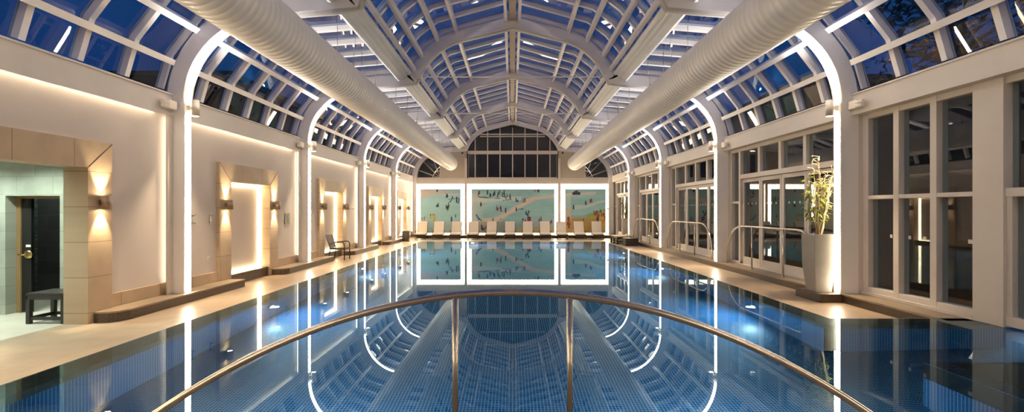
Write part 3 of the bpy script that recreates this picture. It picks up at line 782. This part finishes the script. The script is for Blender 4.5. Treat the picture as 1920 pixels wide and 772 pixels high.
for k in range(-1, 4):
    for sx in (-1, 1):
        x, y = sx * 6.16, FY[k] + .11; z = 3.57
        e = empty('cylinder_downlight', (x, y, z))
        tag(e, f'white cylinder lamp, {"portal side" if sx < 0 else "glass door side"} of the {AN[k]}', 'wall light', 'cylinder lamps on the arches')
        b = MB(); b.lathe([(.066, z - .14), (.078, z - .155), (.078, z + .155), (.066, z + .14)], x, y, 24); b.box(x + sx * .05, sx * 6.299, y - .035, y + .035, z - .05, z + .05)
        lb = b.build('lamp_body', M['lampwhite'], e)
        MB().lathe([(.004, z - .149), (.06, z - .149), (.06, z - .142), (.004, z - .142)], x, y, 18).build('lower_lens', M['bulb'], lb)
        MB().lathe([(.004, z + .142), (.06, z + .142), (.06, z + .149), (.004, z + .149)], x, y, 18).build('upper_lens', M['bulb'], lb)  # glowing top lens added to go with the upward beam
        spot('beam', (x, y, z - .16), (-sx * .16, 0, -1), 200, 78, .5, e, rad=.05)
        spot('beam', (x, y, z + .16), (-sx * .8, 0, 1), 330, 125, .8, e, (1, .93, .87), rad=.05)  # upward beam added to brighten the roof, tinted neutral
        # emergency light box on the cornice
        if k >= 0:
            xe, ye = sx * 6.45, FY[k] - .30
            e = empty('emergency_light', (xe, ye, 3.58)); tag(e, f'white twin emergency light box beside the {AN[k]} on the {"portal side" if sx < 0 else "glass door side"}', 'emergency light', 'emergency light boxes on the cornices')
            MB().box(xe - .06, xe + .07, ye + .02, ye + .24, 3.50, 3.66).build('battery_box', M['pvc'], e, .012)
            h = MB()
            for q in (0, 1): h.tube([(xe - sx * .03, ye - .12 + q * .01, 3.60 - q * .07), (xe - sx * .06, ye + .02, 3.60 - q * .06)], .038, 12)
            h.build('lamp_head', M['pvc'], e)

# ------------------------------------------------------------------ handrails
def rail(name, pts, posts, r, label, group=None, base=None):
    e = empty(name, base); tag(e, label, 'handrail', group)
    MB().tube(pts, r, 16).build('top_rail', M['steel'], e)
    for (p, top) in posts:
        b = MB(); b.tube([(p[0], p[1], p[2]), (p[0], p[1], top)], r * .86, 14)
        po = b.build('post', M['steel'], e)
        b = MB(); b.lathe([(.001, p[2]), (r * 2, p[2]), (r * 2, p[2] + .012), (.001, p[2] + .012)], p[0], p[1], 18)
        b.build('foot_plate', M['steel'], po)
    return e
pts = []
for i in range(49):
    t = -1 + 2 * i / 48; X = 2.9 * math.sin(t * pi / 2 * .985); q = abs(X) / 2.9
    pts.append((X + .0, 3.20 - .18 * q * q, 1.625 - .575 * 0 - .575 - 0.0))
def fz(X):                                                                     # height of the long arched tube
    return 1.052 - .138 * X * X - .0012 * X ** 4
pts = [(x, 3.20 - .05 * x * x * .5, fz(x)) for x in [-2.68 + 5.36 * i / 56 for i in range(57)]]
rail('curved_handrail', pts, [((-.382, 3.197, 0), fz(.38)), ((.382, 3.197, 0), fz(.38))], .0245,
     'long arched stainless handrail with two posts in the foreground', None, (0, 3.2, 0))
for i, k in enumerate((0, 1, 2)):
    ya, yb = FY[k] + .75, FY[k + 1] - .30
    X = 6.46; top = 1.15; pts = [(X, yb, 0)]
    for j in range(9):
        a = pi / 2 * j / 8; pts.append((X, yb - .95 * (1 - math.cos(a)) * 1.0, top - 1.0 + 1.0 * math.sin(a)))
    for j in range(9):
        a = pi / 2 * (1 - j / 8); pts.append((X, ya + .95 * (1 - math.cos(a)), top - 1.0 + 1.0 * math.sin(a)))
    pts.append((X, ya, 0))
    c = (ya + yb) / 2
    rail('door_handrail', pts, [((X, c - .75, 0), top), ((X, c + .75, 0), top)], .024,
         ['arched steel handrail before the glass doors behind the near planter', 'arched steel handrail before the second set of glass doors', 'arched steel handrail before the third set of glass doors'][i], 'arched handrails before the glass doors', (X, c, 0))

# ------------------------------------------------------------------ potted plants
def plant(px, py, zb, seed, label, kdup=None):
    r = random.Random(seed)
    e = empty('potted_plant', (px, py, zb)); tag(e, label, 'planter', 'tall grey planters with curly willow')
    b = MB(); H = 1.13; w0, w1 = .155, .215
    def ringp(w, z): return [(px - w, py - w, z), (px + w, py - w, z), (px + w, py + w, z), (px - w, py + w, z)]
    L = [ringp(w0, zb), ringp(w0 + .05, zb + H * .45), ringp(w1, zb + H), ringp(w1 - .025, zb + H), ringp(w1 - .03, zb + H - .07)]
    vs = [p for q in L for p in q]; fs = [(3, 2, 1, 0)]
    for i in range(len(L) - 1):
        for j in range(4): fs.append((i * 4 + j, i * 4 + (j + 1) % 4, (i + 1) * 4 + (j + 1) % 4, (i + 1) * 4 + j))
    fs.append((16, 17, 18, 19)); b.add(vs, fs); po = b.build('pot', M['pot'], e, .006)
    MB().box(px - .18, px + .18, py - .18, py + .18, zb + H - .08, zb + H - .05).build('soil', M['soil'], po)
    st = MB(); tw = MB(); lf = MB(); z0 = zb + H - .06; tips = []
    for i in range(7):                                                          # leafy stems
        a = 2 * pi * i / 7 + r.uniform(-.3, .3); p = Vector((px + .06 * math.cos(a), py + .06 * math.sin(a), z0)); path = [p.copy()]
        h = r.uniform(.75, 1.22); ph = r.uniform(0, 6)
        for j in range(1, 10):
            t = j / 9; sp = .03 + .20 * t * r.uniform(.7, 1.1)
            path.append(Vector((px - .05 * t + sp * math.cos(a + t) + .03 * math.sin(ph + 7 * t), py + sp * math.sin(a + t), z0 + h * t)))
        st.tube(path, .01, 6, radii=[.013 - .001 * j for j in range(10)])
        for j in range(3, 10): tips += [(path[j], r.uniform(0, 6)) for _ in range(4)]
    for i in range(9):                                                          # bare curly willow twigs
        a = r.uniform(0, 6.28); h = r.uniform(1.1, 1.66); ph = r.uniform(0, 6); path = []
        for j in range(22):
            t = j / 21; sp = .04 + .16 * t
            path.append((px + sp * math.cos(a) + .055 * t * math.sin(ph + 17 * t) + .05 * t, py + sp * math.sin(a) + .055 * t * math.cos(ph + 15 * t), z0 + h * t + .05 * math.sin(14 * t + ph) * t))
        tw.tube(path, .006, 5, radii=[.009 - .0003 * j for j in range(22)])
        for j in (14, 17, 19):
            q = Vector(path[j]); s2 = []
            b0 = r.uniform(0, 6.28)
            for m_ in range(9):
                t = m_ / 8; s2.append(q + Vector((math.cos(b0 + 4 * t) * .11 * t, math.sin(b0 + 4 * t) * .11 * t, .16 * t * math.sin(2.2 * t + .4))))
            tw.tube(s2, .004, 4)
    for (p, ph) in tips:
        L_ = r.uniform(.09, .19); W = r.uniform(.014, .03); d = Vector((math.cos(ph) * r.uniform(.5, 1), math.sin(ph) * r.uniform(.5, 1), r.uniform(-.55, .55))).normalized()
        u = d.cross(Vector((0, 0, 1))).normalized(); n = u.cross(d)
        q = p + d * .02
        A = [q, q + d * L_ * .4 + u * W + n * .008, q + d * L_ * .75 + u * W * .7 - n * .012, q + d * L_ - n * .035, q + d * L_ * .75 - u * W * .7 - n * .012, q + d * L_ * .4 - u * W + n * .008]
        m_ = q + d * L_ * .5 + n * .016
        lf.add(A + [m_], [(6, i, (i + 1) % 6) for i in range(6)], 0, True)
    st.build('stems', M['stem'], e); tw.build('willow_twigs', M['twig'], e); lf.build('foliage', M['leaf'], e)
    return e
MB_ = MB(); MB_.box(5.86, 6.285, 9.15, 9.95, DZ, -.004)
ob = MB_.build('planter_base', M['plinth'], None, .01); tag(ob, 'dark granite block under the near planter', 'plinth')
plant(6.07, 9.52, -.004, 11, 'tall tapered grey planter with leafy curly willow by the near glass doors')
plant(6.50, 27.6, 0, 12, 'tall grey planter with curly willow at the far glass doors, behind the dark box')

# ------------------------------------------------------------------ furniture
# dark slatted bench by the passage
bx0, bx1, by0, by1, bt = -7.55, -6.95, 7.44, 7.90, .31
e = empty('side_bench', ((bx0 + bx1) / 2, (by0 + by1) / 2, DZ)); tag(e, 'small black wooden bench in the mouth of the slate passage', 'bench')
b = MB()
for i in range(7):
    a = by0 + (by1 - by0) * i / 7; b.box(bx0, bx1, a + .004, a + (by1 - by0) / 7 - .004, bt - .035, bt)
b.build('seat_slats', M['wood'], e, .004)
b = MB(); b.box(bx0 + .01, bx1 - .01, by0 + .005, by0 + .03, bt - .10, bt - .036); b.box(bx0 + .01, bx1 - .01, by1 - .03, by1 - .005, bt - .10, bt - .036)
b.box(bx0 + .005, bx0 + .03, by0, by1, bt - .10, bt - .036); b.box(bx1 - .03, bx1 - .005, by0, by1, bt - .10, bt - .036); b.build('apron', M['wood'], e)
for x in (bx0, bx1 - .06):
    for y in (by0, by1 - .06): MB().box(x, x + .06, y, y + .06, DZ, bt - .036).build('leg', M['wood'], e, .004)
b = MB(); b.box(bx0 + .06, bx1 - .06, by0 + .015, by0 + .045, DZ + .06, DZ + .11); b.box(bx0 + .06, bx1 - .06, by1 - .045, by1 - .015, DZ + .06, DZ + .11)
b.box(bx0 + .015, bx0 + .045, by0 + .06, by1 - .06, DZ + .06, DZ + .11); b.box(bx1 - .045, bx1 - .015, by0 + .06, by1 - .06, DZ + .06, DZ + .11); b.build('stretcher', M['wood'], e)

# wicker armchair facing the pool (+x)
cx, cy, cz = -6.18, 17.20, DZ
e = empty('wicker_armchair', (cx, cy, cz)); tag(e, 'dark wicker armchair with curved arms standing before a glowing portal', 'chair')
sh = .43
b = MB(); b.box(cx - .27, cx + .27, cy - .26, cy + .26, cz + sh - .06, cz + sh); b.build('seat', M['wicker'], e, .015)
b = MB()
b.prism([(cx - .25, cz + sh), (cx - .29, cz + sh + .02), (cx - .44, cz + .88), (cx - .40, cz + .89)], 'y', cy - .24, cy + .24); b.build('backrest', M['wicker'], e, .01)
for s in (-1, 1):
    yy = cy + s * .275
    b = MB(); b.tube([(cx + .25, yy, cz), (cx + .25, yy, cz + .52), (cx + .24, yy, cz + .58), (cx + .20, yy, cz + .625), (cx + .13, yy, cz + .64), (cx - .05, yy, cz + .625), (cx - .32, yy, cz + .60)], .019, 10)
    b.build('arm_and_front_leg', M['wicker'], e)
    b = MB(); b.tube([(cx - .30, yy, cz), (cx - .25, yy, cz + .42), (cx - .34, yy, cz + .68), (cx - .41, yy, cz + .88)], .017, 10); b.build('rear_leg', M['wicker'], e)

# wicker basket on the last plinth and dark boxes on the right deck
e = empty('wicker_basket', (-6.12, 27.0, DZ)); tag(e, 'square dark wicker basket by the last left pilaster', 'basket')
b = MB(); bx, by = -6.05, 27.2
b.prism([(bx - .16, DZ + .0), (bx + .16, DZ), (bx + .18, DZ + .55), (bx - .18, DZ + .55)], 'y', by - .17, by + .17); b.build('basket_body', M['wicker'], e, .01)
b = MB()
for (x0, x1, y0, y1) in ((bx - .19, bx + .19, by - .19, by - .15), (bx - .19, bx + .19, by + .15, by + .19), (bx - .19, bx - .15, by - .15, by + .15), (bx + .15, bx + .19, by - .15, by + .15)): b.box(x0, x1, y0, y1, DZ + .55, DZ + .58)
b.build('rim', M['wicker'], e)
e.location = (bx, by, DZ)
for ch in e.children: ch.location = Vector((-6.12, 27.0, DZ)) - Vector((bx, by, DZ))

tx0, tx1, ty0, ty1 = 5.35, 6.24, 24.75, 26.4
e = empty('low_table', ((tx0 + tx1) / 2, (ty0 + ty1) / 2, DZ)); tag(e, 'low dark wicker table with pale top at the far right of the deck', 'table')
MB().box(tx0, tx1, ty0, ty1, .20, .24).build('table_top', M['plinthtop'], e, .008)
MB().box(tx0 + .04, tx1 - .04, ty0 + .04, ty1 - .04, .10, .199).build('apron', M['wicker'], e)
for x in (tx0 + .03, tx1 - .11):
    for y in (ty0 + .03, (ty0 + ty1) / 2, ty1 - .11): MB().box(x, x + .08, y, y + .08, DZ, .10).build('leg', M['wicker'], e)
MB().box(tx0 + .05, tx1 - .05, ty0 + .05, ty1 - .05, DZ + .10, DZ + .13).build('lower_shelf', M['wicker'], e)
for q in (0, 1):
    o = MB().tube([(5.98 + q * .15, 24.9, .32 - .03), (5.98 + q * .15, 25.3, .29)], .048, 14).build('rolled_towel', M['towel'])
    tag(o, f'rolled white towel on the low dark table, the {"one nearer the pool" if q == 0 else "one nearer the glass"}', 'towel', 'rolled towels on the low table')
e = empty('wicker_ottoman', (5.93, 24.1, DZ)); tag(e, 'dark square wicker box beside the low table at the far right', 'box')
MB().box(5.60, 6.24, 23.75, 24.45, DZ + .02, .16).build('box_body', M['wicker'], e, .012)
MB().box(5.58, 6.26, 23.73, 24.47, .16, .20).build('lid', M['wicker'], e, .01)
b = MB()
for x in (5.63, 6.17):
    for y in (23.78, 24.38): b.box(x, x + .04, y, y + .04, DZ, DZ + .02)
b.build('feet', M['black'], e)

# sun loungers
def make_lounger():
    root = empty('sun_lounger', (0, 0, 0))
    w = .33; y0, y1 = 0.0, 1.22; zt = .30
    b = MB(); b.box(-w, w, y0, y0 + .05, zt - .13, zt); b.box(-w, -w + .05, y0 + .05, y1, zt - .10, zt); b.box(w - .05, w, y0 + .05, y1, zt - .10, zt); b.box(-w + .05, w - .05, y1 - .05, y1, zt - .10, zt)
    b.box(-w + .05, w - .05, y0 + .05, y1 - .05, zt - .04, zt - .01)
    b.build('frame', M['wicker'], root, .008, world=False)
    for x in (-w + .03, w - .03):
        for y in (.04, y1 - .06): MB().tube([(x, y, 0), (x, y, zt - .1)], .024, 10).build('leg', M['wicker'], root, world=False)
    MB().prism([(y0 - .01, zt - .02), (y0 - .01, zt + .05), (y0 + .03, zt + .075), (y1 - .02, zt + .075), (y1 + .04, zt + .005), (y0 + .03, zt + .001)], 'x', -w + .02, w - .02).build('seat_cushion', M['cushion'], root, .015, world=False)
    a = (y1 - .02, zt + .02); c = (y1 + .42, zt + .70)
    d = Vector((c[0] - a[0], c[1] - a[1])).normalized(); n = Vector((-d.y, d.x))
    q = lambda p, t: (p[0] + n.x * t, p[1] + n.y * t)
    MB().prism([q(a, .005), q(a, .08), q(c, .085), (c[0] + .03, c[1] + .04), q(c, .005)], 'x', -w + .02, w - .02).build('back_cushion', M['cushion'], root, .015, world=False)
    b = MB(); 
    for s in (-1, 1):
        b.prism([q(a, 0), q(a, -.045), q(c, -.045), q(c, 0)], 'x', s * w, s * (w - .05))
    b.prism([q(a, -.01), q(a, -.03), q(c, -.03), q(c, -.01)], 'x', -w + .05, w - .05)
    b.build('backrest_frame', M['wicker'], root, world=False)
    b = MB(); b.tube([(-w + .03, y1 + .22, zt + .33), (-w + .03, y1 - .10, zt - .05)], .014, 8); b.tube([(w - .03, y1 + .22, zt + .33), (w - .03, y1 - .10, zt - .05)], .014, 8)
    b.build('back_stay', M['wicker'], root, world=False)
    for s in (-1, 1):
        b = MB(); x = s * (w + .03)
        b.tube([(x, y1 - .42, zt - .06), (x, y1 - .42, zt + .12), (x, y1 - .36, zt + .17), (x, y1 - .1, zt + .18), (x, y1 + .06, zt + .16)], .018, 8); b.build('armrest', M['wicker'], root, world=False)
    return root
lx = [-5.57, -4.53, -3.48, -2.42, -1.32, -.16, .93, 2.0, 3.03, 4.12, 5.19]
rz = [.10, .09, .04, .03, 0, 0, -.02, -.03, -.04, -.05, -.09]
proto = make_lounger()
for i, x in enumerate(lx):
    o = proto if i == 0 else copy_tree(proto)
    o.location = (x, 28.98, DZ); o.rotation_euler.z = rz[i]
    t = ['leftmost, against the left corner', 'second from the left corner', 'third from the left, before the first glowing pilaster', 'fourth from the left, by the second glowing pilaster', 'fifth from the left, before the middle mural', 'sixth of eleven, at the centre of the row',
         'fifth from the right, before the middle mural', 'fourth from the right, near the middle mural edge', 'third from the right, before the gap between murals', 'second from the right, before the ochre mural', 'rightmost, against the right corner'][i]
    tag(o, 'cream cushioned dark wicker lounger ' + t, 'sun lounger', 'sun loungers along the far wall')

# ------------------------------------------------------------------ small wall fittings
def sign(y, z0, z1, w, label, dark=False):
    e = empty('wall_sign', (-6.65, y, z0)); tag(e, label, 'sign', 'notices on the portal wall')
    MB().box(-6.64, -6.625, y - w / 2, y + w / 2, z0, z1).build('sign_plate', M['black' if dark else 'signplate'], e)
    sp_ = e.children[0]; b = MB(); n = 6
    for i in range(n):
        zz = z1 - (z1 - z0) * (i + 1) / (n + 1); b.box(-6.6245, -6.622, y - w * .36, y + w * (.36 - .12 * (i % 3)), zz - .008, zz + .008)
    b.build('sign_lines', M['paper' if dark else 'signink'], sp_)
    b = MB()
    for s in (-1, 1):
        for zz in (z0 + .03, z1 - .03): b.lathe([(.002, -6.64), (.016, -6.64), (.016, -6.615), (.002, -6.615)], y + s * (w / 2 - .03), zz, 10, axis='x')
    b.build('standoff', M['steel'], e)
sign(14.15, 1.20, 1.52, .30, 'pale green notice plate right of the nearest glowing portal')
sign(15.75, 1.20, 1.52, .26, 'pale green notice plate left of the armchair portal')
sign(26.9, 1.25, 1.62, .28, 'small dark notice before the farthest glowing portal', True)
sign(24.9, 1.20, 1.52, .28, 'pale notice plate between the third and farthest glowing portals')
for i, y in enumerate((9.95, 10.55)):
    e = empty('coat_hook', (-6.65, y, 1.42)); tag(e, f'small steel coat hook on the white wall, {"nearer the first pilaster" if i == 0 else "nearer the glowing portal"}', 'hook', 'coat hooks on the left wall')
    MB().box(-6.65, -6.635, y - .02, y + .02, 1.30, 1.50).build('back_plate', M['steel'], e, .003)
    MB().tube([(-6.635, y, 1.48), (-6.58, y, 1.49), (-6.56, y, 1.52)], .010, 8).build('upper_peg', M['steel'], e)
    MB().tube([(-6.635, y, 1.34), (-6.59, y, 1.31), (-6.575, y, 1.34)], .010, 8).build('lower_peg', M['steel'], e)
for i, y in enumerate((19.55, 19.95)):
    e = empty('towel_peg', (-6.65, y, 1.65)); tag(e, f'short steel peg on the wall past the armchair portal, {"first" if i == 0 else "second"}', 'hook', 'pegs past the armchair portal')
    MB().lathe([(.002, -6.65), (.03, -6.65), (.03, -6.64), (.002, -6.64)], y, 1.65, 14, axis='x').build('rose', M['steel'], e)
    MB().tube([(-6.64, y, 1.65), (-6.57, y, 1.66)], .012, 8).build('peg', M['steel'], e)
e = empty('wall_socket', (-6.65, 10.5, .55)); tag(e, 'small white socket low on the wall left of the nearest glowing portal', 'socket')
MB().box(-6.65, -6.64, 10.46, 10.54, .50, .58).build('cover_plate', M['pvc'], e, .003)
MB().tube([(-6.64, 10.5, .54), (-6.62, 10.5, .54)], .016, 10).build('socket_face', M['steel'], e)
e = empty('call_point', (6.2, YEND - .04, 1.5)); tag(e, 'tiny dark call point at the right end of the far wall', 'switch')
MB().box(6.19, 6.27, 31.40, 31.46, 1.62, 1.74).build('casing', M['black'], e, .004); MB().box(6.21, 6.25, 31.395, 31.40, 1.66, 1.70).build('button', M['pvc'], e)
for (x, z) in ((-3.25, 5.3), (3.25, 5.3), (0, 7.0)):
    e = empty('security_camera', (x, FY[4] - .35, z)); tag(e, 'small dark camera under the roof at the ' + ('far left gutter beam' if x < 0 else 'far right gutter beam' if x > 0 else 'far end of the ridge'), 'camera', 'small dark cameras near the end wall')
    yy = FY[4] - .35
    MB().lathe([(.01, z - .07), (.05, z - .05), (.065, z), (.065, z + .04), (.01, z + .04)], x, yy, 16).build('dome', M['black'], e)
    MB().tube([(x, yy, z + .04), (x, yy, z + (.36 if x else .44))], .015, 8).build('stem', M['pvc'], e)

# ------------------------------------------------------------------ closing wall behind the camera, ground and trees outside
o = MB().box(-6.95, 6.95, YBACK - .3, YBACK, DZ, 7.8).build('wall_near', M['plaster']); struct(o, 'plaster wall behind the camera')
b = MB(); o = b.box(-90, 90, -60, 120, -2.2, -2.0).build('ground', M['ground']); struct(o, 'dark ground outside the hall')
def tree(x, y, h, cr, seed, label):
    r = random.Random(seed); e = empty('garden_tree', (x, y, -2.0)); tag(e, label, 'tree', 'trees outside the glass')
    t = MB(); t.tube([(x, y, -2), (x + .1, y, h * .3), (x - .1, y + .1, h * .6), (x, y, h * .85)], .2, 8, radii=[.26, .2, .14, .05])
    for i in range(7):
        a = r.uniform(0, 6.28); z = h * r.uniform(.3, .7); t.tube([(x, y, z), (x + cr * .7 * math.cos(a), y + cr * .7 * math.sin(a), z + h * .16)], .05, 5, radii=[.07, .02])
    t.build('trunk', M['bark'], e)
    l = MB()
    blobs = [(Vector((x + cr * .75 * r.uniform(-1, 1), y + cr * .75 * r.uniform(-1, 1), h * r.uniform(.38, .95))), cr * r.uniform(.28, .5)) for _ in range(16)]
    for (c, rad) in blobs:
        for _ in range(150):
            d = Vector((r.gauss(0, 1), r.gauss(0, 1), r.gauss(0, .8))).normalized() * rad * r.uniform(.5, 1.05); p = c + d
            u = Vector((r.gauss(0, 1), r.gauss(0, 1), r.gauss(0, 1))).normalized(); w = u.orthogonal().normalized(); s = r.uniform(.12, .26)
            l.add([p - u * s, p + w * s * .45, p + u * s, p - w * s * .45], [(0, 1, 2, 3)])
    l.build('crown', M['treeleaf'], e)
tree(14.0, 6.5, 10.5, 3.4, 1, 'dark tree outside behind the near right eave panes')
tree(13.6, 14.4, 9.5, 3.0, 2, 'dark tree outside behind the planter bay')
def house(name, x0, x1, y0, y1, h, label, cat='building'):
    e = empty(name, ((x0 + x1) / 2, (y0 + y1) / 2, -2)); tag(e, label, cat)
    MB().box(x0, x1, y0, y1, -2, h).build('brick_walls', M['brick'], e)
    MB().box(x0 - .15, x1 + .15, y0 - .15, y1 + .15, h, h + .2).build('coping', M['ground'], e)
house('sky_screen_wall', 10.6, 11.0, -8, 16.8, 4.4, 'added dark wall outside, hiding the sky from the near right windows', 'wall')  # wall added outside to keep blue sky out of these panes
house('neighbouring_building', 11.5, 18, 18.5, 50, 6.6, 'dark low building outside beyond the right hand doors')
house('neighbouring_building', -19, -12.6, 21.5, 50, 7.6, 'dark building outside beyond the left eave panes')
house('neighbouring_building', -10, 10, 38, 46, 9.6, 'dark building outside behind the end window')

# ------------------------------------------------------------------ dusk sky
w = bpy.data.worlds.new('dusk_sky'); sc.world = w; w.use_nodes = True
nt = w.node_tree; nt.nodes.clear()
out = nt.nodes.new('ShaderNodeOutputWorld'); bgn = nt.nodes.new('ShaderNodeBackground')
tc = nt.nodes.new('ShaderNodeTexCoord'); sp = nt.nodes.new('ShaderNodeSeparateXYZ'); rp = nt.nodes.new('ShaderNodeValToRGB')
nt.links.new(tc.outputs['Generated'], sp.inputs[0]); nt.links.new(sp.outputs['Z'], rp.inputs[0])
rp.color_ramp.elements[0].position = 0; rp.color_ramp.elements[0].color = (.0028, .0135, .047, 1)
rp.color_ramp.elements[1].position = .9; rp.color_ramp.elements[1].color = (.021, .038, .13, 1)
el = rp.color_ramp.elements.new(.35); el.color = (.0032, .0175, .063, 1)
nz = nt.nodes.new('ShaderNodeTexNoise'); nz.inputs['Scale'].default_value = 4
nt.links.new(tc.outputs['Generated'], nz.inputs['Vector'])
mr = nt.nodes.new('ShaderNodeMapRange'); mr.inputs['From Min'].default_value = .3; mr.inputs['From Max'].default_value = .75; mr.inputs['To Min'].default_value = .8; mr.inputs['To Max'].default_value = 1.35
nt.links.new(nz.outputs['Fac'], mr.inputs[0])
nt.links.new(rp.outputs[0], bgn.inputs[0]); nt.links.new(mr.outputs[0], bgn.inputs[1]); nt.links.new(bgn.outputs[0], out.inputs[0])

# ------------------------------------------------------------------ camera and output
cd = bpy.data.cameras.new('camera'); co = bpy.data.objects.new('camera', cd); COL.objects.link(co)
co.location = (0, 0, 1.6); co.rotation_euler = (pi / 2, 0, 0)
cd.sensor_width = 36; cd.lens = 900 / 1920 * 36; cd.shift_x = -1 / 1920; cd.shift_y = 7.5 / 1920
cd.clip_start = .05; cd.clip_end = 400
sc.camera = co
vs = sc.view_settings; vs.view_transform = 'Standard'; vs.look = 'None'; vs.exposure = 1.3; vs.gamma = 1; vs.use_curve_mapping = False
cy_ = sc.cycles
cy_.use_denoising = True; cy_.max_bounces = 10; cy_.diffuse_bounces = 5; cy_.glossy_bounces = 6; cy_.transmission_bounces = 8; cy_.transparent_max_bounces = 24
cy_.caustics_reflective = False; cy_.caustics_refractive = False; cy_.sample_clamp_indirect = 6; cy_.use_light_tree = True
